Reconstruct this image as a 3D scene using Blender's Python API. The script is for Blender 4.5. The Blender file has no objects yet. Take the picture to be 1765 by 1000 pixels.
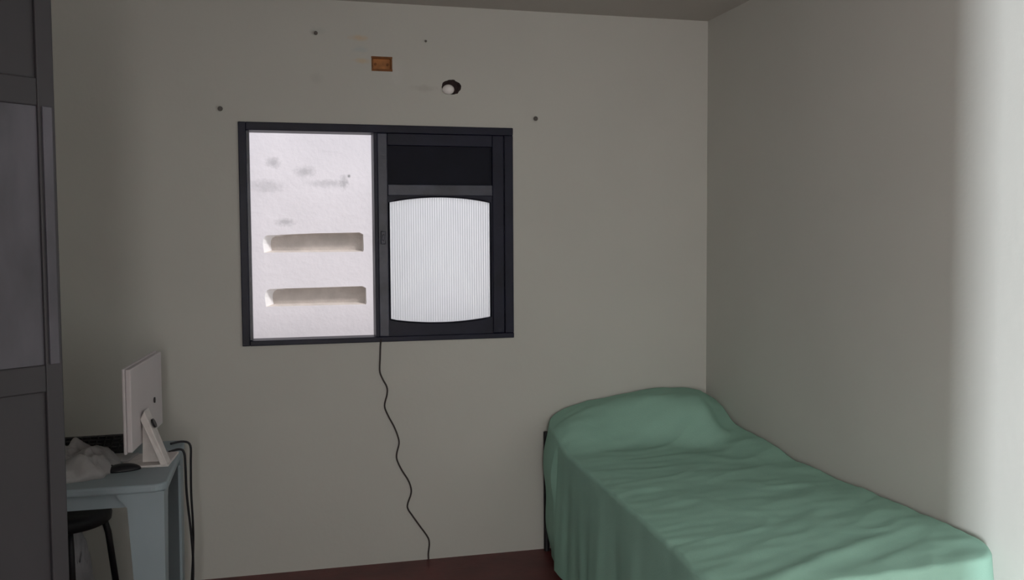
import bpy, bmesh, math, random
from mathutils import Vector, Matrix, noise
random.seed(7)
S = bpy.context.scene
C = S.collection
PI = math.pi

# ------------------------------------------------------------ camera
F_PX, PITCH, ROLL, YAW, CAM_H = 1617.1, 0.0538, -0.006, 0.2503, 1.518
fw = Vector((math.sin(YAW)*math.cos(PITCH), math.cos(YAW)*math.cos(PITCH), -math.sin(PITCH)))
rt = Vector((math.cos(YAW), -math.sin(YAW), 0)); up = rt.cross(fw)
r2 = rt*math.cos(ROLL)+up*math.sin(ROLL); u2 = -rt*math.sin(ROLL)+up*math.cos(ROLL)
cd = bpy.data.cameras.new('camera'); cam = bpy.data.objects.new('camera', cd); C.objects.link(cam)
cd.sensor_width = 36; cd.lens = F_PX/1765*36; cd.clip_start = .05
M = Matrix((r2, u2, -fw)).transposed().to_4x4(); M.translation = (0, 0, CAM_H)
cam.matrix_world = M
S.camera = cam

# ------------------------------------------------------------ sky, sun, added area lamps, exposure
w = bpy.data.worlds.new('sky'); S.world = w; w.use_nodes = True
bg = w.node_tree.nodes['Background']; bg.inputs[0].default_value = (.86, .92, 1, 1); bg.inputs[1].default_value = 1.12
sd = bpy.data.lights.new('sun', 'SUN'); sd.energy = 2.2; sd.angle = math.radians(12); sd.color = (1, .95, .93)
sun = bpy.data.objects.new('sun', sd); C.objects.link(sun)
sun.rotation_euler = Vector((-.55, .62, -1.0)).to_track_quat('-Z', 'Y').to_euler()

def area(name, loc, target, sx, sy, e, col=(1, 1, 1)):
    d = bpy.data.lights.new(name, 'AREA'); d.shape = 'RECTANGLE'; d.size = sx; d.size_y = sy; d.energy = e; d.color = col
    o = bpy.data.objects.new(name, d); C.objects.link(o); o.location = loc
    o.rotation_euler = (Vector(target)-Vector(loc)).to_track_quat('-Z', 'Y').to_euler()
    return o
# added strip lamp for the bright wall patch: the jamb of the rear doorway cuts its light on the right wall
area('hall_strip', (-2.30, -3.905, 1.25), (2.131, 1.6, 1.25), .10, 1.4, 760, (.88, .94, 1))
# added fill behind the camera; opening's jamb dims it towards the back wall's left
area('rear_fill', (-.55, -1.95, 1.45), (.9, 4.3, 1.45), 1.2, 1.7, 106, (1, .975, .935))
S.view_settings.view_transform = 'Standard'; S.view_settings.look = 'None'
S.view_settings.gamma = 1; S.view_settings.use_curve_mapping = False
S.view_settings.exposure = 0.0

# ------------------------------------------------------------ materials
def mat(name, col, rough=.6, var=.06, scale=6, bump=0, bscale=60, metal=0, spec=.4, stretch=None):
    m = bpy.data.materials.new(name); m.use_nodes = True
    N = m.node_tree.nodes; L = m.node_tree.links; b = N['Principled BSDF']
    b.inputs['Roughness'].default_value = rough; b.inputs['Metallic'].default_value = metal
    b.inputs['Specular IOR Level'].default_value = spec
    tc = N.new('ShaderNodeTexCoord'); mp = N.new('ShaderNodeMapping'); L.new(tc.outputs['Object'], mp.inputs[0])
    if stretch: mp.inputs['Scale'].default_value = stretch
    n = N.new('ShaderNodeTexNoise'); n.inputs['Scale'].default_value = scale; n.inputs['Detail'].default_value = 5
    L.new(mp.outputs[0], n.inputs[0])
    r = N.new('ShaderNodeValToRGB'); L.new(n.outputs[0], r.inputs[0])
    r.color_ramp.elements[0].position = .3; r.color_ramp.elements[1].position = .7
    r.color_ramp.elements[0].color = tuple(c*(1-var) for c in col)+(1,)
    r.color_ramp.elements[1].color = tuple(min(1, c*(1+var)) for c in col)+(1,)
    L.new(r.outputs[0], b.inputs['Base Color'])
    if bump:
        n2 = N.new('ShaderNodeTexNoise'); n2.inputs['Scale'].default_value = bscale; n2.inputs['Detail'].default_value = 4
        L.new(mp.outputs[0], n2.inputs[0])
        bp = N.new('ShaderNodeBump'); bp.inputs['Strength'].default_value = bump; bp.inputs['Distance'].default_value = .01
        L.new(n2.outputs[0], bp.inputs['Height']); L.new(bp.outputs[0], b.inputs['Normal'])
    m['ramp'] = r.name
    return m

def stain(m, center, radii, col, strength, rough_scale=40):
    """a mark of its own shape on the paint, in the object's coordinates"""
    N = m.node_tree.nodes; L = m.node_tree.links; b = N['Principled BSDF']
    src = b.inputs['Base Color'].links[0].from_socket
    tc = N.new('ShaderNodeTexCoord'); mp = N.new('ShaderNodeMapping')
    mp.vector_type = 'POINT'
    mp.inputs['Scale'].default_value = tuple(1/r for r in radii)
    mp.inputs['Location'].default_value = tuple(-c/r for c, r in zip(center, radii))
    L.new(tc.outputs['Object'], mp.inputs[0])
    ln = N.new('ShaderNodeVectorMath'); ln.operation = 'LENGTH'; L.new(mp.outputs[0], ln.inputs[0])
    nz = N.new('ShaderNodeTexNoise'); nz.inputs['Scale'].default_value = rough_scale; L.new(tc.outputs['Object'], nz.inputs[0])
    ad = N.new('ShaderNodeMath'); ad.operation = 'ADD'; L.new(ln.outputs['Value'], ad.inputs[0]); L.new(nz.outputs[0], ad.inputs[1])
    mr = N.new('ShaderNodeMapRange'); L.new(ad.outputs[0], mr.inputs[0])
    mr.inputs[1].default_value = .75; mr.inputs[2].default_value = 1.5; mr.inputs[3].default_value = strength; mr.inputs[4].default_value = 0
    mx = N.new('ShaderNodeMix'); mx.data_type = 'RGBA'; L.new(mr.outputs[0], mx.inputs[0]); L.new(src, mx.inputs[6])
    mx.inputs[7].default_value = tuple(col)+(1,); L.new(mx.outputs[2], b.inputs['Base Color'])

wall_col = (.555, .552, .515)
m_back = mat('beige wall paint with marks', wall_col, .85, .025, 1.6, .08, 35)
stain(m_back, (.40, 4.355, 2.437), (.05, .1, .016), (.62, .42, .22), .5)
stain(m_back, (.415, 4.355, 2.335), (.05, .1, .014), (.62, .44, .22), .45)
stain(m_back, (.41, 4.355, 2.385), (.045, .1, .018), (.38, .47, .5), .35)
stain(m_back, (.70, 4.355, 2.22), (.07, .1, .02), (.36, .33, .31), .35)
stain(m_back, (.57, 4.355, 2.29), (.04, .1, .07), (.62, .60, .58), .4)
stain(m_back, (.21, 4.355, 2.25), (.03, .1, .03), (.38, .38, .36), .3)
stain(m_back, (.22, 4.355, 2.46), (.05, .1, .02), (.42, .44, .42), .3)
m_wall = mat('beige wall paint', wall_col, .85, .025, 1.6, .08, 35)
m_ceil = mat('ceiling paint', (.50, .47, .44), .9, .03, 2, .08, 30)
m_floor = mat('dark red cement', (.13, .030, .030), .45, .25, 5, .1, 25)
m_ext = mat('white outdoor plaster', (.80, .76, .79), .9, .03, 3, .25, 30)
m_slot = mat('bare mortar', (.60, .54, .50), .95, .10, 14, .4, 60)
m_slotend = mat('lit white reveal', (.95, .93, .93), .5, .02, 8)  # light caught by the slots' left reveals is put into this white
m_frame = mat('black window enamel', (.009, .010, .026), .42, .3, 8, .12, 30, spec=.25)
m_frame2 = mat('sheened blue black enamel', (.046, .050, .078), .36, .35, 10, .15, 30, spec=.5)  # bluish sheen on stile and rail is put into this paler colour
m_dpanel = mat('matt black sheet', (.006, .007, .016), .6, .2, 8, spec=.2)
m_door = mat('dark grey door enamel', (.030, .029, .033), .55, .25, 4, .1, 14, stretch=(1, 1, .25))
m_dglass = mat('mottled door pane', (.075, .073, .088), .5, .35, 9, .2, 12, stretch=(1, 1, .35))
m_sheet = mat('green bed sheet', (.325, .555, .455), .8, .05, 5, .12, 220, spec=.2)
m_matt = mat('mattress ticking', (.5, .5, .52), .9)
m_black = mat('black metal', (.008, .008, .011), .5, .2, 10)
m_vinyl = mat('black vinyl', (.006, .006, .008), .6, .2, 10)
m_blk2 = mat('black plastic', (.01, .01, .013), .4, .2, 10)
m_table = mat('pale blue grey plastic', (.27, .33, .36), .5, .05, 4, .03, 30)
m_mon = mat('white monitor plastic', (.57, .53, .54), .45, .03, 5)
m_mons = mat('cool grey monitor edge', (.50, .51, .55), .4, .03, 5)
m_stand = mat('stained white plastic', (.62, .58, .56), .5, .12, 25)
m_cloth = mat('crumpled pale cloth', (.34, .33, .33), .9, .12, 12, .3, 40)
m_bag = mat('grey sack cloth', (.27, .265, .28), .9, .2, 9, .3, 30)
m_orange = mat('orange brown box plastic', (.42, .17, .045), .55, .3, 30)
m_orange_d = mat('rusty box rim', (.20, .075, .02), .7, .3, 40)
m_cable = mat('dark brown cable', (.045, .035, .035), .6)
m_hole = mat('dark broken plaster', (.035, .022, .022), .95, .4, 50, .5, 80)
m_white = mat('white ceramic', (.85, .82, .81), .35)
m_nail = mat('rusty nail', (.13, .12, .11), .7)

m_glass = bpy.data.materials.new('ribbed frosted glass'); m_glass.use_nodes = True
N = m_glass.node_tree.nodes; L = m_glass.node_tree.links
for n in list(N):
    if n.type != 'OUTPUT_MATERIAL': N.remove(n)
tr = N.new('ShaderNodeBsdfTranslucent')
gl = N.new('ShaderNodeBsdfGlossy'); gl.inputs['Roughness'].default_value = .12
tp = N.new('ShaderNodeBsdfRefraction'); tp.inputs['Roughness'].default_value = .55; tp.inputs['IOR'].default_value = 1.05
tc = N.new('ShaderNodeTexCoord'); mp = N.new('ShaderNodeMapping'); mp.inputs['Scale'].default_value = (9, 1, 3)
nz = N.new('ShaderNodeTexNoise'); nz.inputs['Scale'].default_value = 3; nz.inputs['Detail'].default_value = 5
rp = N.new('ShaderNodeValToRGB'); rp.color_ramp.elements[0].color = (.80, .85, .86, 1); rp.color_ramp.elements[1].color = (.86, .90, .91, 1)
L.new(tc.outputs['Object'], mp.inputs[0]); L.new(mp.outputs[0], nz.inputs[0]); L.new(nz.outputs[0], rp.inputs[0])
L.new(rp.outputs[0], tr.inputs[0]); L.new(rp.outputs[0], tp.inputs[0])
m1 = N.new('ShaderNodeMixShader'); m1.inputs[0].default_value = .35; L.new(tr.outputs[0], m1.inputs[1]); L.new(tp.outputs[0], m1.inputs[2])
m2 = N.new('ShaderNodeMixShader'); m2.inputs[0].default_value = .07; L.new(m1.outputs[0], m2.inputs[1]); L.new(gl.outputs[0], m2.inputs[2])
L.new(m2.outputs[0], [n for n in N if n.type == 'OUTPUT_MATERIAL'][0].inputs[0])

# ------------------------------------------------------------ helpers
def obj(name, bm, m, parent=None, smooth=False, bevel=0, seg=2):
    me = bpy.data.meshes.new(name)
    bmesh.ops.recalc_face_normals(bm, faces=bm.faces)
    bm.to_mesh(me); bm.free()
    for mm in (m if isinstance(m, (list, tuple)) else [m]): me.materials.append(mm)
    o = bpy.data.objects.new(name, me); C.objects.link(o)
    if smooth:
        for p in me.polygons: p.use_smooth = True
    if bevel:
        b = o.modifiers.new('bevel', 'BEVEL'); b.width = bevel; b.segments = seg; b.limit_method = 'ANGLE'
    if parent: o.parent = parent; o.matrix_parent_inverse = Matrix.Translation(-parent.location)
    return o
def thing(name, label, cat, loc, group=None):
    o = bpy.data.objects.new(name, None); C.objects.link(o); o.location = loc; o.empty_display_size = .05
    return tag(o, label, cat, group)
def tag(o, label, cat, group=None):
    o['label'] = label; o['category'] = cat
    if group: o['group'] = group
    return o
def struct(o, label=None):
    o['kind'] = 'structure'
    if label: o['label'] = label
    return o
def box(bm, lo, hi, mi=0):
    x0, y0, z0 = lo; x1, y1, z1 = hi
    v = [bm.verts.new(p) for p in ((x0,y0,z0),(x1,y0,z0),(x1,y1,z0),(x0,y1,z0),(x0,y0,z1),(x1,y0,z1),(x1,y1,z1),(x0,y1,z1))]
    for f in ((0,3,2,1),(4,5,6,7),(0,1,5,4),(1,2,6,5),(2,3,7,6),(3,0,4,7)):
        bm.faces.new([v[i] for i in f]).material_index = mi
def boxes(*bs):
    bm = bmesh.new()
    for lo, hi in bs: box(bm, lo, hi)
    return bm
def hexa(bm, bot, top):
    """solid between two quads"""
    a = [bm.verts.new(p) for p in bot]; b = [bm.verts.new(p) for p in top]
    bm.faces.new(a[::-1]); bm.faces.new(b)
    for i in range(4): bm.faces.new((a[i], a[(i+1)%4], b[(i+1)%4], b[i]))
def smooth_path(pts, n=6):
    P = [Vector(p) for p in pts]; out = []
    for i in range(len(P)-1):
        p0 = P[max(i-1, 0)]; p1 = P[i]; p2 = P[i+1]; p3 = P[min(i+2, len(P)-1)]
        for k in range(n):
            t = k/n
            out.append(.5*((2*p1)+(p2-p0)*t+(2*p0-5*p1+4*p2-p3)*t*t+(3*p1-p0-3*p2+p3)*t**3))
    return out+[P[-1]]
def tube(bm, pts, r, seg=8):
    pts = [Vector(p) for p in pts]; rings = []
    for i, p in enumerate(pts):
        t = (pts[min(i+1, len(pts)-1)]-pts[max(i-1, 0)]).normalized()
        a = Vector((0, 0, 1)) if abs(t.z) < .8 else Vector((1, 0, 0))
        n1 = t.cross(a).normalized(); n2 = t.cross(n1)
        rr = r[i] if isinstance(r, list) else r
        rings.append([bm.verts.new(p+rr*(math.cos(2*PI*k/seg)*n1+math.sin(2*PI*k/seg)*n2)) for k in range(seg)])
    for a, b in zip(rings, rings[1:]):
        for k in range(seg): bm.faces.new((a[k], a[(k+1)%seg], b[(k+1)%seg], b[k]))
    bm.faces.new(rings[0][::-1]); bm.faces.new(rings[-1])
def lathe(bm, prof, c, seg=32, axis='Z'):
    rings = []
    for r, h in prof:
        ring = []
        for k in range(seg):
            a = 2*PI*k/seg
            p = (r*math.cos(a), r*math.sin(a), h) if axis == 'Z' else (r*math.cos(a), -h, r*math.sin(a))
            ring.append(bm.verts.new(Vector(c)+Vector(p)))
        rings.append(ring)
    for a, b in zip(rings, rings[1:]):
        for k in range(seg): bm.faces.new((a[k], a[(k+1)%seg], b[(k+1)%seg], b[k]))
    bm.faces.new(rings[0][::-1]); bm.faces.new(rings[-1])
def wall_holes(axis, c0, c1, us, vs, holes):
    """solid wall slab between c0 and c1 on an axis, with rectangular holes (u0,u1,v0,v1[,depth])"""
    U = sorted(set([us[0], us[1]]+[h[0] for h in holes]+[h[1] for h in holes]))
    V = sorted(set([vs[0], vs[1]]+[h[2] for h in holes]+[h[3] for h in holes]))
    bm = bmesh.new()
    for i in range(len(U)-1):
        for j in range(len(V)-1):
            uc, vc = (U[i]+U[i+1])/2, (V[j]+V[j+1])/2
            a, b = c0, c1; skip = False
            for h in holes:
                if h[0] < uc < h[1] and h[2] < vc < h[3]:
                    if len(h) > 4: a = c0+h[4]
                    else: skip = True
            if skip: continue
            if axis == 'Y': box(bm, (U[i], a, V[j]), (U[i+1], b, V[j+1]))
            else: box(bm, (a, U[i], V[j]), (b, U[i+1], V[j+1]))
    bmesh.ops.remove_doubles(bm, verts=bm.verts, dist=1e-5)
    # drop the inner faces shared by two cells
    seen = {}
    for f in bm.faces:
        k = tuple(round(x, 4) for x in f.calc_center_median())
        seen.setdefault(k, []).append(f)
    bmesh.ops.delete(bm, geom=[f for v in seen.values() if len(v) > 1 for f in v], context='FACES_ONLY')
    return bm

# ------------------------------------------------------------ room shell
XL, XR, YB, YN, H = -1.10, 2.131, 4.355, -.9, 2.60
WX0, WX1, WZ0, WZ1 = -.1345, 1.12, 1.047, 2.046
BX0, BX1, BZ0, BZ1 = .462, .548, 2.297, 2.353        # hole for the orange junction box
struct(obj('floor', boxes(((-4.75, -4.75, -.1), (XR+.15, YB+.15, 0))), m_floor))
struct(obj('ceiling', boxes(((XL-.15, YN, H), (XR+.15, YB+.15, H+.15)), ((-4.75, -4.75, H), (XR+.15, YN, H+.15))), m_ceil))
struct(obj('wall_back', wall_holes('Y', YB, YB+.15, (XL-.15, XR+.15), (0, H),
    [(WX0+.004, WX1-.004, WZ0+.004, WZ1-.004), (BX0, BX1, BZ0, BZ1, .05)]), m_back))
struct(obj('wall_right', boxes(((XR, YN, 0), (XR+.15, YB, H))), m_wall))
struct(obj('wall_left', wall_holes('X', XL-.15, XL, (YN, YB), (0, H), [(.66, 1.51, 0, 2.1)]), m_wall))
struct(obj('wall_near', wall_holes('Y', YN-.15, YN, (XL-.15, XR+.15), (0, H), [(-.32, 1.45, 0, 2.25)]), m_wall))  # unseen doorway, placed to shape the rear fill and the strip lamp's edge
struct(obj('wall_light_block', boxes(((-4.6, -4.75, 0), (XR+.15, -4.6, H)), ((-4.75, -4.75, 0), (-4.6, YN, H)), ((-4.6, YN-.15, 0), (XL-.15, YN, H)), ((XR, -4.6, 0), (XR+.15, YN-.15, H))), m_wall))  # unseen walls, added to keep sky light out of the rear opening

# neighbouring wall outside the window, with two slots in it
YE = 5.75
bm = bmesh.new()
def ext_slot(x0, x1, z0, z1l, z1r):
    return [(x0+.006, z0), (x1, z0), (x1+.004, z0+.01), (x1+.002, z1r-.012), (x1-.02, z1r), (x0+.5*(x1-x0), z1r-.004), (x0+.14*(x1-x0), z1l), (x0+.028, z1l-.002), (x0+.012, z1l-.010), (x0+.003, z1l-.026), (x0, z1l-.05)]
SX0, SX1 = -.048, .538
slots = [(SX0-.002, SX1+.0, 1.449, 1.553, 1.566), (SX0+.003, SX1+.012, 1.128, 1.234, 1.240)]
verts_outer = [(-3, -.2), (3.5, -.2), (3.5, 3.4), (-3, 3.4)]
edges = []
def loop2(pts, y):
    vs = [bm.verts.new((x, y, z)) for x, z in pts]
    return vs, [bm.edges.new((vs[i], vs[(i+1)%len(vs)])) for i in range(len(vs))]
ov, oe = loop2(verts_outer, YE); edges += oe
sl = []
for s in slots:
    v, e = loop2(ext_slot(*s), YE); sl.append((v, s)); edges += e
bmesh.ops.triangle_fill(bm, edges=edges, use_beauty=True, normal=(0, -1, 0))
bmesh.ops.delete(bm, geom=[f for f in bm.faces if any(s[0]+.01 < f.calc_center_median().x < s[1]-.01 and s[2]+.005 < f.calc_center_median().z < s[4]-.012 and all(abs(vv.co.x) < 1 for vv in f.verts) for _, s in sl)
    and all(v in sum([q[0] for q in sl], []) for v in f.verts)], context='FACES_ONLY')
for v, s in sl:
    # sloped left end, straight other sides, flat mortar back
    back = []
    for p in v:
        x, z = p.co.x, p.co.z
        x2 = x+.045 if x < s[0]+.1 else x-.004
        z2 = z+.012 if z < s[2]+.02 else z-.006
        back.append(bm.verts.new((x2, YE+.055, z2)))
    n = len(v)
    for i in range(n):
        f = bm.faces.new((v[i], v[(i+1)%n], back[(i+1)%n], back[i]))
        f.material_index = 2 if (v[i].co.x < s[0]+.1 and v[(i+1)%n].co.x < s[0]+.1) else 1
    bm.faces.new(back).material_index = 1
struct(obj('wall_outside', bm, [m_ext, m_slot, m_slotend]), 'white sunlit plaster wall outside the window with two horizontal slots')
for c, r, st in (((.02, YE, 1.98), (.05, .2, .04), .30), ((.20, YE, 1.93), (.07, .2, .04), .28), ((.33, YE, 1.86), (.14, .2, .03), .22), ((-.02, YE, 1.84), (.12, .2, .05), .2),
                 ((.08, YE, 1.63), (.07, .2, .03), .28), ((.43, YE, 1.87), (.03, .2, .05), .3), ((.46, YE, 1.905), (.012, .2, .012), 1.0)):
    stain(m_ext, c, r, (.30, .29, .30), min(1, st*1.5), 55)
struct(obj('ground_outside', boxes(((-3, YB+.15, -.1), (3.5, YE, -.02))), m_slot), 'bare cement strip outside the window')

# ------------------------------------------------------------ window
wi = bpy.data.objects.new('window_1', None); C.objects.link(wi); wi.location = ((WX0+WX1)/2, YB, WZ0)
struct(wi, 'black painted steel sliding window, left half open, frosted pane at right'); wi.empty_display_size = .05
y0, y1 = YB-.012, YB+.10
OX0, OX1, OZ0, OZ1 = -.088, .461, 1.071, 2.010
obj('jamb', boxes(((WX0, y0, WZ0), (OX0-.014, y1, WZ1))), m_frame, wi, bevel=.003)
obj('jamb_lip', boxes(((OX0-.014, y0+.016, OZ0), (OX0, y1, OZ1))), m_frame2, wi, bevel=.002)
obj('head_rail', boxes(((OX0-.014, y0, OZ1), (WX1, y1, WZ1))), m_frame, wi, bevel=.003)
obj('sill_rail', boxes(((OX0-.014, y0, WZ0), (WX1, y1, OZ0))), m_frame, wi, bevel=.003)
obj('mullion', boxes(((OX1, y0+.004, OZ0), (.478, y1, OZ1))), m_frame, wi, bevel=.002)
obj('jamb', boxes(((1.078, y0+.002, OZ0), (WX1, y1, OZ1))), m_frame, wi, bevel=.003)
# sliding leaf: sheet with a barrel-shaped light
GX0, GX1 = .530, 1.010; GZ0, GZ1, GB0, GB1 = 1.150, 1.692, 1.128, 1.719
def barrel(inset=0, n=16):
    pts = []
    r = .02
    x0, x1 = GX0+inset, GX1-inset
    for k in range(n+1):
        t = k/n; pts.append((x0+(x1-x0)*t, GZ0+inset-(GZ0-GB0)*math.sin(PI*t)**.75))
    for k in range(n+1):
        t = k/n; pts.append((x1-(x1-x0)*t, GZ1-inset+(GB1-GZ1)*math.sin(PI*t)**.75))
    return pts
sash = bpy.data.objects.new('sliding_leaf', None); C.objects.link(sash); sash.parent = wi; sash.matrix_parent_inverse = Matrix.Translation(-wi.location)
sash.location = (.78, YB, 1.07); sash.empty_display_size = .05
def obj2(name, bm, m, **k):
    o = obj(name, bm, m, None, **k); o.parent = sash
    o.matrix_parent_inverse = Matrix.Translation(-sash.location); return o
obj2('stile', boxes(((.478, y0+.009, OZ0), (.524, y0+.045, OZ1))), m_frame2, bevel=.004)
obj2('stile', boxes(((1.020, y0+.007, OZ0), (1.076, y0+.045, OZ1))), m_frame, bevel=.004)
obj2('rail', boxes(((.524, y0+.007, 1.955), (1.020, y0+.045, OZ1))), m_frame, bevel=.003)
obj2('rail', boxes(((.524, y0+.006, 1.724), (1.020, y0+.045, 1.776))), m_frame2, bevel=.004)
obj2('upper_panel', boxes(((.524, y0+.03, 1.776), (1.020, y0+.045, 1.955))), m_dpanel)
bm = bmesh.new()
for y in (y0+.016, y0+.040):
    es = []
    for pts in ([(.524, OZ0), (1.020, OZ0), (1.020, 1.724), (.524, 1.724)], barrel()):
        vs = [bm.verts.new((x, y, z)) for x, z in pts]
        es += [bm.edges.new((vs[i], vs[(i+1)%len(vs)])) for i in range(len(vs))]
        if y < y0+.02: globals().setdefault('fr', []).append(vs)
        else: globals().setdefault('bk', []).append(vs)
    bmesh.ops.triangle_fill(bm, edges=es, use_beauty=True, normal=(0, -1, 0))
# faces that closed the light itself go
bmesh.ops.delete(bm, geom=[f for f in bm.faces if all(v in fr[1] or v in bk[1] for v in f.verts)], context='FACES_ONLY')
for a, b in zip(fr, bk):
    n = len(a)
    for i in range(n): bm.faces.new((a[i], a[(i+1)%n], b[(i+1)%n], b[i]))
obj2('lower_panel', bm, m_frame)
bm = bmesh.new(); pts = barrel(-.001)
loopv = [(x, y0+.018, z) for x, z in pts]
tube(bm, loopv+[loopv[0], loopv[1]], .004, 6)
obj2('glazing_bead', bm, m_dpanel, smooth=True)
# ribbed pane
bm = bmesh.new(); nx = 44*4; col = []
for i in range(nx+1):
    x = GX0-.004+(GX1-GX0+.008)*i/nx
    y = y0+.030+.0008*math.cos(2*PI*i/4)
    col.append([bm.verts.new((x, y, z)) for z in (GB0-.002, GZ0+.1, 1.4, GZ1-.1, GB1+.002)])
for a, b in zip(col, col[1:]):
    for k in range(4): bm.faces.new((a[k], b[k], b[k+1], a[k+1]))
obj2('ribbed_pane', bm, m_glass, smooth=True)
# small handle on the meeting stile
obj2('latch', boxes(((.488, y0-.006, 1.50), (.510, y0+.010, 1.56)), ((.494, y0-.014, 1.515), (.504, y0-.004, 1.545))), m_frame2, bevel=.003)

# ------------------------------------------------------------ door leaf standing open at the left
dl = bpy.data.objects.new('door_1', None); C.objects.link(dl); dl.location = (XL+.02, 1.553, 0); dl.empty_display_size = .05
struct(dl, 'dark grey door leaf standing open at left with a paler middle pane')
HD = math.radians(51); dl.rotation_euler = (0, 0, PI/2-HD)
def dobj(name, b, m, **k):
    o = obj(name, b, m, None, **k); o.parent = dl; return o
LW = .84
Z0, Z1 = 1.272, 1.788
dobj('stile', boxes(((LW-.035, -.018, .01), (LW, .018, 2.09))), m_door, bevel=.003)
dobj('stile', boxes(((0, -.018, .01), (.07, .018, 2.09))), m_door, bevel=.003)
dobj('rail', boxes(((.07, -.018, Z1), (LW-.035, .018, Z1+.055))), m_door, bevel=.003)
dobj('rail', boxes(((.07, -.018, Z0-.055), (LW-.035, .018, Z0))), m_door, bevel=.003)
dobj('rail', boxes(((.07, -.018, 2.03), (LW-.035, .018, 2.09))), m_door, bevel=.003)
dobj('rail', boxes(((.07, -.018, .01), (LW-.035, .018, .12))), m_door, bevel=.003)
dobj('upper_panel', boxes(((.07, -.010, Z1+.055), (LW-.035, .010, 2.03))), m_door)
dobj('lower_panel', boxes(((.07, -.010, .12), (LW-.035, .010, Z0-.055))), m_door)
p = dobj('middle_pane', boxes(((.07, -.012, Z0), (LW-.035, .006, Z1))), m_dglass); p['label'] = 'paler mottled pane in the middle of the door'
dobj('glazing_bar', boxes(((LW-.20, -.017, Z0), (LW-.18, -.010, Z1))), m_dglass, bevel=.002)
dobj('edge_strip', boxes(((LW-.028, -.023, Z0), (LW-.008, -.016, Z1))), m_dglass, bevel=.002)
# door lining in the left wall
struct(obj('trim_1', boxes(((XL-.15, 1.51-.03, 0), (XL+.006, 1.51, 2.1)), ((XL-.15, .66, 0), (XL+.006, .69, 2.1)), ((XL-.15, .69, 2.07), (XL+.006, 1.48, 2.1))), m_door))

# ------------------------------------------------------------ bed
ZB = .585
bed = thing('bed', 'black metal bed frame whose dark edge shows left of the green sheet', 'bed', (1.7, 3.32, 0))
bx0, bx1, by0, by1 = 1.262, 2.10, 2.36, 4.34
def post(x, y, top): 
    b = bmesh.new(); tube(b, [(x, y, 0), (x, y, top)], .014, 10); return obj('leg', b, m_black, bed, smooth=False)
for x, y, t in ((bx0+.012, by1-.012, .585), (bx1, by1-.012, .52), (bx0+.07, by0+.09, .36), (bx1-.05, by0+.09, .36)): post(x, y, t)
obj('rail', boxes(((bx0+.03, by0+.05, .29), (bx0+.055, by1-.02, .35))), m_black, bed)
obj('rail', boxes(((bx1-.03, by0+.05, .29), (bx1-.005, by1-.02, .35))), m_black, bed)
for k in range(9):
    y = by0+.12+k*.22
    obj('slat', boxes(((bx0+.05, y, .335), (bx1-.02, y+.07, .353))), m_black, bed)
obj('headboard', boxes(((bx0, by1-.018, .50), (bx1, by1-.006, .575))), m_black, bed)
mt = obj('mattress', boxes(((bx0+.035, by0+.06, .354), (bx1-.01, by1-.03, .545))), m_matt, bevel=.03)
tag(mt, 'single mattress lying wholly under the green sheet', 'mattress')

def top_z(x, y):
    z = ZB
    # pillow under the sheet at the head, and the sheet's slack slope down from it
    def ss(t): t = max(0, min(1, t)); return t*t*(3-2*t)
    e = 3.86+.05*math.sin(x*9)+.12*ss((x-1.95)/.15)
    fy = ss((y-e+.04)/.36)
    fx = max(0, 1-abs((x-1.72)/.49)**2.6)**.6
    hgt = .155+.035*ss((x-1.5)/.4)
    z += hgt*fx*fy
    z += .05*ss((x-1.85)/.2)*ss((y-3.35)/.6)*(1-.6*fx*fy)
    z -= .022*math.exp(-((x-2.02)/.05)**2-((y-4.0)/.14)**2)
    # shallow crown and wrinkles
    q = Vector((x*3.2+y*1.1, y*8.5-x*2.5, 0))
    wr = noise.noise(q)*.0045+noise.noise(q*2.3+Vector((5, 1, 2)))*.0035
    rd = 1-abs(noise.noise(Vector((x*2.1+y*2.0+3, y*5.0-x*3.2, 4))))*2
    wr += max(0, rd-.55)*.012*(.4+.6*min(1, max(0, (x-1.3)/.5)))
    # ridged fold that runs to the foot corner
    s = (x-1.35)*.45-(y-2.28)*1.0
    wr += .010*math.exp(-(s/.035)**2)*max(0, min(1, (2.1-x)*4))
    return z+wr
# plan outline of the ridge (counter-clockwise), made of key points
key = [(2.118, 3.4), (2.118, 4.0), (2.116, 4.28), (2.06, 4.335), (1.70, 4.340), (1.40, 4.335), (1.300, 4.310), (1.255, 4.22),
       (1.232, 4.0), (1.205, 3.55), (1.182, 3.03), (1.155, 2.6), (1.140, 2.36), (1.175, 2.245), (1.28, 2.215), (1.6, 2.225), (1.88, 2.235), (2.02, 2.27), (2.085, 2.35), (2.112, 2.48), (2.118, 2.7)]
K = [Vector(k+(0,)) for k in key]; out = []
nk = len(K)
for i in range(nk):
    p0, p1, p2, p3 = K[i-1], K[i], K[(i+1)%nk], K[(i+2)%nk]
    m = max(3, int((p2-p1).length/.0125))
    for k in range(m):
        t = k/m
        a = (p1-p0).length**.5; b = (p2-p1).length**.5; c = (p3-p2).length**.5
        # centripetal Catmull-Rom
        t0, t1, t2, t3 = 0, a, a+b, a+b+c; tt = t1+(t2-t1)*t
        A1 = p0*((t1-tt)/(t1-t0))+p1*((tt-t0)/(t1-t0)); A2 = p1*((t2-tt)/(t2-t1))+p2*((tt-t1)/(t2-t1)); A3 = p2*((t3-tt)/(t3-t2))+p3*((tt-t2)/(t3-t2))
        B1 = A1*((t2-tt)/(t2-t0))+A2*((tt-t0)/(t2-t0)); B2 = A2*((t3-tt)/(t3-t1))+A3*((tt-t1)/(t3-t1))
        out.append(B1*((t2-tt)/(t2-t1))+B2*((tt-t1)/(t2-t1)))
n = len(out)
nrm = []
for i in range(n):
    d = (out[(i+1)%n]-out[i-1]).normalized(); nrm.append(Vector((d.y, -d.x, 0)))
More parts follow.
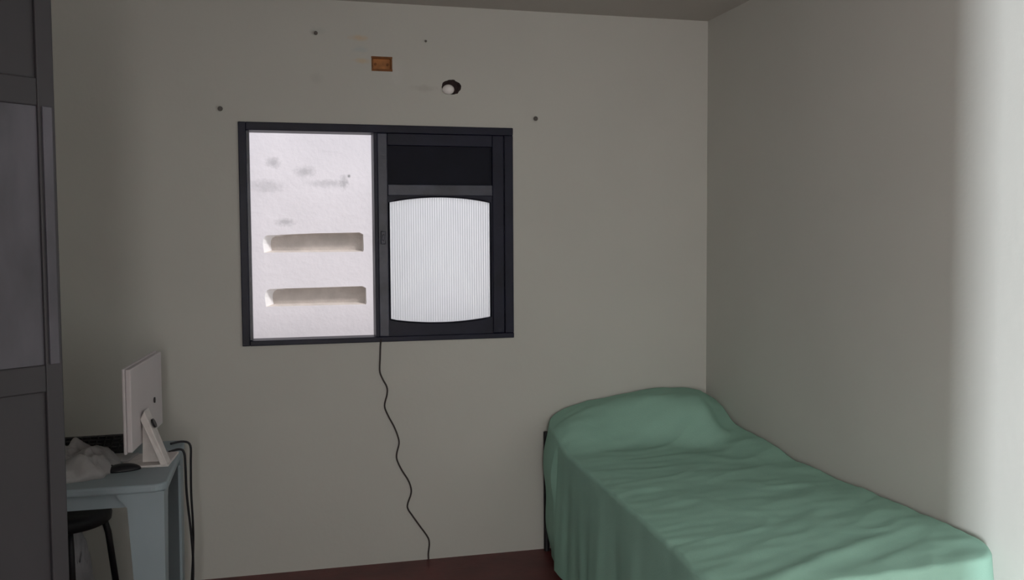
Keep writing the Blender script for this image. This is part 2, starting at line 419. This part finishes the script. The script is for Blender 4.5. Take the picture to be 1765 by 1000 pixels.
bm = bmesh.new(); rings = []
R = .018
MT = 44
for k in range(MT+1):
    t = (k/MT)
    ring = []
    for i, p in enumerate(out):
        q = p-nrm[i]*R
        sp = Vector((1.64, max(2.68, min(3.88, p.y)), 0))
        v = sp.lerp(q, t)
        e = 1-(t**14)
        z = top_z(v.x, v.y); 
        zr = ZB+(z-ZB)*(1-.0*t)
        ring.append(bm.verts.new((v.x, v.y, zr)))
    rings.append(ring)
arc = 0; AR = [0]
for i in range(1, n): arc += (out[i]-out[i-1]).length; AR.append(arc)
def drop_len(p):
    return .12 if (p.x > 2.10 and p.y > 2.55) or p.y > 4.325 and p.x > 1.5 else .565
for k in range(1, 34):
    ring = []
    for i, p in enumerate(out):
        D = drop_len(p)
        zt = top_z(*(p-nrm[i]*R).xy)
        if k <= 5:
            a = k/5*PI/2; off = -R+R*math.sin(a); dz = R*(1-math.cos(a)); z = zt-dz
        else:
            u = (k-5)/28
            z = (zt-R)+(.585-D-(zt-R))*u if D > .2 else (zt-R)-D*u
            s = AR[i]
            f = noise.noise(Vector((s*4.2, u*.55, 1.7)))*1.0+noise.noise(Vector((s*11, u*.8, 4)))*.45
            g = min(1, u*1.4)
            off = g*(.028*f+.012)
            if p.y > 4.0 and p.x < 1.5: off = off*.35-.012*u+.030*math.sin(PI*min(1, u*1.05))*(1+.4*math.sin(u*9))
            if p.x > 2.06 and p.y > 2.3: off = min(off, 0)*.4
            if p.y < 2.3: off += .03*g
        v = p+nrm[i]*off
        v.x = min(v.x, 2.1265); v.y = min(v.y, 4.349)
        ring.append(bm.verts.new((v.x, v.y, z)))
    rings.append(ring)
for a, b in zip(rings, rings[1:]):
    for k in range(n): bm.faces.new((a[k], a[(k+1)%n], b[(k+1)%n], b[k]))
bmesh.ops.remove_doubles(bm, verts=bm.verts, dist=1e-5)
sh = obj('bed_sheet', bm, m_sheet, smooth=True)
tag(sh, 'mint green sheet draped over the bed, raised over a pillow by the corner', 'sheet')

# ------------------------------------------------------------ plastic table
TX0, TX1, TY0, TY1, TZ = -1.06, -.350, 3.245, 3.955, .72
tb = thing('plastic_table', 'pale blue-grey plastic table in the left corner under the monitor', 'table', ((TX0+TX1)/2, (TY0+TY1)/2, 0))
def rrect(x0, x1, y0, y1, r, n=6):
    pts = []
    for cx, cy, a0 in ((x1-r, y1-r, 0), (x0+r, y1-r, PI/2), (x0+r, y0+r, PI), (x1-r, y0+r, 1.5*PI)):
        for k in range(n+1):
            a = a0+PI/2*k/n; pts.append((cx+r*math.cos(a), cy+r*math.sin(a)))
    return pts
def prism(bm, pts, z0, z1):
    a = [bm.verts.new((x, y, z0)) for x, y in pts]; b = [bm.verts.new((x, y, z1)) for x, y in pts]
    bm.faces.new(a[::-1]); bm.faces.new(b)
    for i in range(len(a)): bm.faces.new((a[i], a[(i+1)%len(a)], b[(i+1)%len(a)], b[i]))
bm = bmesh.new(); prism(bm, rrect(TX0, TX1, TY0, TY1, .05), TZ-.028, TZ)
obj('tabletop', bm, m_table, tb, bevel=.008, seg=3)
i_ = .022
obj('apron', boxes(((TX0+.11, TY0+i_, TZ-.075), (TX1-.11, TY0+i_+.008, TZ-.026))), m_table, tb)
obj('apron', boxes(((TX0+.11, TY1-i_-.008, TZ-.075), (TX1-.11, TY1-i_, TZ-.026))), m_table, tb)
obj('apron', boxes(((TX0+i_, TY0+.11, TZ-.075), (TX0+i_+.008, TY1-.11, TZ-.026))), m_table, tb)
obj('apron', boxes(((TX1-i_-.008, TY0+.11, TZ-.075), (TX1-i_, TY1-.11, TZ-.026))), m_table, tb)
for sx, sy in ((1, -1), (-1, -1), (1, 1), (-1, 1)):
    cx = (TX1 if sx > 0 else TX0)-sx*.010; cy = (TY1 if sy > 0 else TY0)-sy*.010
    b = bmesh.new()
    def sec(z, wd, ins, th=.010):
        X = cx-sx*ins; Y = cy-sy*ins
        return [(X, Y, z), (X-sx*wd, Y, z), (X-sx*wd, Y-sy*th, z), (X-sx*th*1.6, Y-sy*th*1.6, z), (X-sx*th, Y-sy*wd, z), (X, Y-sy*wd, z)]
    lv = []
    for z, wd, ins in ((TZ-.026, .155, 0), (TZ-.075, .115, .001), (.30, .092, .004), (0, .078, .008)):
        lv.append([b.verts.new(q) for q in sec(z, wd, ins)])
    for A, B in zip(lv, lv[1:]):
        for k in range(6): b.faces.new((A[k], A[(k+1)%6], B[(k+1)%6], B[k]))
    b.faces.new(lv[0]); b.faces.new(lv[-1][::-1])
    obj('leg', b, m_table, tb)

# ------------------------------------------------------------ monitor (back seen at a slant)
mo = thing('monitor', 'white flat monitor seen edge-on from behind on the plastic table', 'monitor', (-.45, 3.66, TZ))
A = Vector((-.487, 3.40, 0)); B = Vector((-.445, 3.94, 0)); d = (B-A).normalized(); nn = Vector((d.y, -d.x, 0))   # nn points to +x (back side)
def mq(a, b, o0, o1, z0, z1):
    bm = bmesh.new()
    P = [A+d*a+nn*o0, A+d*b+nn*o0, A+d*b+nn*o1, A+d*a+nn*o1]
    hexa(bm, [(p.x, p.y, z0) for p in P], [(p.x, p.y, z1) for p in P]); return bm
Wd = (B-A).length
obj('back_cover', mq(.004, Wd-.004, -.006, .012, .795, 1.083), m_mon, mo, bevel=.004, seg=3)
obj('bezel', mq(0, Wd, -.016, -.006, .790, 1.086), m_mon, mo, bevel=.003)
sc = obj('screen', mq(.02, Wd-.02, -.0175, -.0155, .82, 1.07), m_blk2, mo); sc['label'] = 'dark screen facing away'
# stand: sloping plate leaving the back and a flat foot that returns under the panel
def along(a, o, z): p = A+d*a+nn*o; return (p.x, p.y, z)
bm = bmesh.new()
hexa(bm, [along(.10, .085, TZ), along(.16, .085, TZ), along(.16, .110, TZ), along(.10, .110, TZ)],
         [along(.14, .010, .885), along(.22, .010, .885), along(.22, .024, .915), along(.14, .024, .915)])
obj('stand_arm', bm, m_stand, mo, bevel=.003)
bm = bmesh.new()
hexa(bm, [along(.10, -.06, TZ), along(.31, -.06, TZ), along(.31, .110, TZ), along(.10, .110, TZ)],
         [along(.10, -.06, TZ+.006), along(.31, -.06, TZ+.006), along(.31, .110, TZ+.009), along(.10, .110, TZ+.009)])
obj('foot', bm, m_stand, mo, bevel=.002)
bm = bmesh.new()
hexa(bm, [along(.150, .013, TZ+.009), along(.150, .090, TZ+.009), along(.156, .090, TZ+.009), along(.156, .013, TZ+.009)],
         [along(.170, .013, .885), along(.170, .020, .885), along(.176, .020, .885), along(.176, .013, .885)])
obj('stand_shade_web', bm, m_stand, mo)  # plate added where the shaded gap under the arm shows
bm = bmesh.new(); lathe(bm, [(.001, 0), (.011, 0), (.011, .004), (.001, .004)], (0, 0, 0), 16)
o = obj('cable_port', bm, m_blk2, mo); o.matrix_parent_inverse = Matrix.Identity(4)
o.location = Vector(along(.38, .0125, .915))-mo.location; o.rotation_euler = (0, PI/2, math.atan2(nn.y, nn.x)); o['label'] = 'small black socket on the back'
bm = bmesh.new(); lathe(bm, [(.001, 0), (.017, 0), (.017, .006), (.001, .006)], (0, 0, 0), 20)
o = obj('cable_port', bm, m_blk2, mo); o.matrix_parent_inverse = Matrix.Identity(4)
o.location = Vector(along(.165, .050, .865))-mo.location; o.rotation_euler = (0, PI/2-.4, math.atan2(nn.y, nn.x)); o['label'] = 'black cable hole in the stand'

# ------------------------------------------------------------ clutter on the table
def lump(cx, cy, z0, rx, ry, h, seed, nu=64, nv=26, amp=.35, pw=.8):
    bm = bmesh.new(); rg = []
    for j in range(nv+1):
        t = j/nv; ring = []
        for i in range(nu):
            a = 2*PI*i/nu
            q = Vector((math.cos(a)*t*1.8, math.sin(a)*t*1.8, seed))
            rr = 1+.22*noise.noise(Vector((math.cos(a)*1.3, math.sin(a)*1.3, seed+9)))+.08*noise.noise(Vector((math.cos(a)*5, math.sin(a)*5, seed+3)))
            hh = (1-t**2.2)**pw*(1+amp*noise.noise(q*1.6))+(.16*(1-abs(noise.noise(q*3.2))*2)*min(1, (1-t)*5))
            ring.append(bm.verts.new((cx+rx*rr*t*math.cos(a), cy+ry*rr*t*math.sin(a), z0+max(0, h*hh) if t < 1 else z0)))
        rg.append(ring)
    for a, b in zip(rg, rg[1:]):
        for k in range(nu): bm.faces.new((a[k], a[(k+1)%nu], b[(k+1)%nu], b[k]))
    bm.faces.new(rg[-1])
    bmesh.ops.remove_doubles(bm, verts=bm.verts, dist=1e-6)
    return bm
o = obj('crumpled_cloth', lump(-.72, 3.52, TZ, .18, .18, .07, 2.3, amp=.75, pw=.5, nu=90, nv=40), m_cloth, smooth=True)
tag(o, 'pale crumpled cloth heaped on the table left of the monitor', 'cloth')
# folded sheets of paper beside it
bm = bmesh.new(); nx_, ny_ = 14, 10; g = []
for i in range(nx_+1):
    row = []
    for j in range(ny_+1):
        u, v = i/nx_, j/ny_
        x = -.655+.14*u+.02*v; y = 3.56+.13*v+.02*u
        z = TZ+.012+.022*(1-u)*(.6+.4*math.sin(v*5))+.006*noise.noise(Vector((u*4, v*4, 2)))
        row.append(bm.verts.new((x, y, z)))
    g.append(row)
for i in range(nx_):
    for j in range(ny_): bm.faces.new((g[i][j], g[i+1][j], g[i+1][j+1], g[i][j+1]))
o = obj('paper_sheets', bm, m_cloth, smooth=True)
sm = o.modifiers.new('thick', 'SOLIDIFY'); sm.thickness = .010; sm.offset = -1
tag(o, 'loose grey-white papers curling beside the black mouse on the table', 'papers')
# black mouse
bm = bmesh.new(); bmesh.ops.create_uvsphere(bm, u_segments=28, v_segments=14, radius=1)
for v in bm.verts:
    v.co = Vector((v.co.x*.062, v.co.y*.034, max(-.0, v.co.z)*.024))
ms = thing('computer_mouse', 'flat black mouse on the table below the monitor', 'mouse', (-.520, 3.480, TZ))
o = obj('shell', bm, m_blk2, smooth=True); o.parent = ms; o.rotation_euler = (0, 0, .25)
bm = bmesh.new(); lathe(bm, [(.002, -.003), (.007, -.003), (.007, .003), (.002, .003)], (0, 0, 0), 14, 'Y')
o = obj('wheel', bm, m_black); o.parent = ms; o.location = (-.035, -.008, .0165)
# black keyboard propped behind the cloth
kb = thing('keyboard', 'black slim keyboard behind the crumpled cloth, reaching the monitor', 'keyboard', (-.76, 3.83, TZ))
bm = bmesh.new(); hexa(bm, [(-.98, 3.74, TZ), (-.535, 3.76, TZ), (-.535, 3.89, TZ), (-.98, 3.87, TZ)],
    [(-.98, 3.74, TZ+.012), (-.535, 3.76, TZ+.012), (-.535, 3.89, TZ+.052), (-.98, 3.87, TZ+.052)])
obj('case', bm, m_blk2, kb, bevel=.004)
bm = bmesh.new()
for r in range(4):
    for c in range(15):
        x = -.965+c*.028; y = 3.755+r*.028+c*.0013; z = TZ+.017+(r+.5)*.028/.13*.040
        box(bm, (x, y, z-.008), (x+.023, y+.022, z+.003))
o = obj('keys', bm, m_vinyl, kb); o['kind'] = 'stuff'

# ------------------------------------------------------------ stool under the table
st = thing('stool', 'black stool with round padded seat beneath the plastic table', 'stool', (-.83, 4.03, 0))
bm = bmesh.new(); lathe(bm, [(.02, .392), (.165, .392), (.180, .402), (.183, .425), (.176, .444), (.14, .453), (.02, .456)], (-.83, 4.03, 0), 40)
obj('seat', bm, m_vinyl, st, smooth=True)
for k in range(4):
    an = math.radians(20+90*k); cx_, cy_ = math.cos(an), math.sin(an)
    bm = bmesh.new(); tube(bm, [(-.83+r_*cx_, 4.03+r_*cy_, z_) for r_, z_ in ((.150, .40), (.168, .33), (.205, 0))], .013, 10)
    obj('leg', bm, m_black, st, smooth=True)
# sack standing between the legs
bm = lump(-.815, 4.03, 0, .105, .085, .375, 5.1, nu=60, nv=34, amp=.18, pw=.75)
o = obj('cloth_sack', bm, m_bag, smooth=True)
tag(o, 'slumped grey cloth sack on the floor under the stool', 'sack')

# ------------------------------------------------------------ cables
def cable(name, pts, r, label, m=m_cable):
    b = bmesh.new(); tube(b, smooth_path(pts, 5), r, 8); return tag(obj(name, b, m, smooth=True), label, 'cable')
yc = YB-.006
cable('window_cable', [(.483, yc-.012, 1.06), (.481, yc, 1.035), (.478, yc, .97), (.476, yc, .911), (.488, yc, .875), (.508, yc, .834), (.508, yc, .80), (.496, yc, .747), (.512, yc, .70), (.538, yc, .649), (.556, yc, .60), (.561, yc, .566),
    (.550, yc, .52), (.551, yc, .488), (.572, yc, .44), (.602, yc, .389), (.615, yc, .35), (.614, yc, .32), (.598, yc, .275), (.600, yc, .250), (.622, yc, .215), (.655, yc, .165), (.690, yc, .112), (.699, yc, .08), (.694, yc, .03), (.694, yc-.004, .004)],
    .0038, 'thin dark cable running crookedly down the wall from the window to the floor')
cable('monitor_cable', [(-.39, 3.70, .728), (-.352, 3.72, .732), (-.336, 3.72, .715), (-.333, 3.72, .66), (-.331, 3.73, .55), (-.320, 3.74, .40), (-.316, 3.75, .28), (-.322, 3.75, .16), (-.335, 3.75, .06), (-.345, 3.76, .005)],
    .0045, 'dark cable hanging over the right edge of the table, the nearer one', m_black)
cable('power_cable', [(-.40, 3.86, .726), (-.352, 3.87, .730), (-.326, 3.87, .712), (-.326, 3.87, .64), (-.328, 3.88, .52), (-.324, 3.88, .38), (-.328, 3.89, .26), (-.336, 3.90, .14), (-.330, 3.90, .05), (-.330, 3.91, .005)],
    .0045, 'dark cable hanging off the table corner, the one nearer the back wall', m_black)

# ------------------------------------------------------------ things on the back wall
jb = thing('junction_box', 'orange-brown open junction box set in the wall above the window', 'junction box', ((BX0+BX1)/2, YB, BZ0))
t = .004
obj('casing', boxes(((BX0, YB+.001, BZ0), (BX0+t, YB+.048, BZ1)), ((BX1-t, YB+.001, BZ0), (BX1, YB+.048, BZ1)),
    ((BX0+t, YB+.001, BZ0), (BX1-t, YB+.048, BZ0+t)), ((BX0+t, YB+.001, BZ1-t), (BX1-t, YB+.048, BZ1)), ((BX0+t, YB+.020, BZ0+t), (BX1-t, YB+.026, BZ1-t))), m_orange, jb)
obj('rim', boxes(((BX0-.005, YB-.003, BZ1-t), (BX1+.005, YB+.001, BZ1+.004)), ((BX0-.004, YB-.003, BZ0-.006), (BX1+.005, YB+.001, BZ0+t)),
    ((BX1-t, YB-.003, BZ0+t), (BX1+.004, YB+.001, BZ1-t)), ((BX0-.004, YB-.003, BZ0+t), (BX0+.003, YB+.001, BZ1-t))), m_orange_d, jb)
bm = bmesh.new(); lathe(bm, [(.001, 0), (.006, 0), (.006, .004), (.001, .004)], (0, 0, 0), 12, 'Y')
o = obj('screw_lug', bm, m_orange_d, jb); o.matrix_parent_inverse = Matrix.Identity(4); o.location = (-.028, .019, .028)
o = bpy.data.objects.new('screw_lug.001', o.data); C.objects.link(o); o.parent = jb; o.location = (.028, .019, .028)

lp = thing('lamp_holder', 'white round lamp holder in a dark broken hole above the window', 'lamp holder', (.823, YB, 2.228))
bm = bmesh.new(); seg = 40; rings = []
for rr, yy in ((1.0, -.001), (.86, -.006), (.74, -.007), (.66, -.002), (.02, -.0015)):
    ring = []
    for k in range(seg):
        a = 2*PI*k/seg
        rad = 1+.12*noise.noise(Vector((math.cos(a)*2, math.sin(a)*2, 3)))+.06*noise.noise(Vector((math.cos(a)*6, math.sin(a)*6, 1)))
        # the break is wide at the top and right, narrow at the lower left
        ring.append(bm.verts.new((.823+.046*rad*rr*math.cos(a)+.004, YB+yy, 2.230+.034*rad*rr*math.sin(a))))
    rings.append(ring)
for a, b in zip(rings, rings[1:]):
    for k in range(seg): bm.faces.new((a[k], a[(k+1)%seg], b[(k+1)%seg], b[k]))
bm.faces.new(rings[-1])
obj('broken_plaster', bm, m_hole, lp)
bm = bmesh.new(); lathe(bm, [(.027, 0), (.028, .010), (.024, .020), (.015, .027), (.003, .029)], (0, 0, 0), 28, 'Y')
o = obj('socket', bm, m_white, lp, smooth=True); o.matrix_parent_inverse = Matrix.Identity(4); o.location = (-.012, -.001, -.011); o.scale = (1, 1, .82)
for x, z, lab in ((.21, 2.447, 'small dark nail high on the wall left of the junction box'), (-.207, 2.099, 'small dark nail beside the upper left corner of the window'),
                  (1.232, 2.093, 'small dark nail beside the upper right corner of the window'), (.707, 2.434, 'small faint nail high on the wall right of the junction box')):
    bm = bmesh.new(); s = .5 if x == .707 else (.8 if x == .21 else 1)
    lathe(bm, [(.004*s, 0), (.004*s, .010), (.010*s, .011), (.011*s, .014), (.006*s, .017)], (x, YB, z), 14, 'Y')
    o = obj('nail', bm, m_nail); tag(o, lab, 'nail', 'nails around the window')
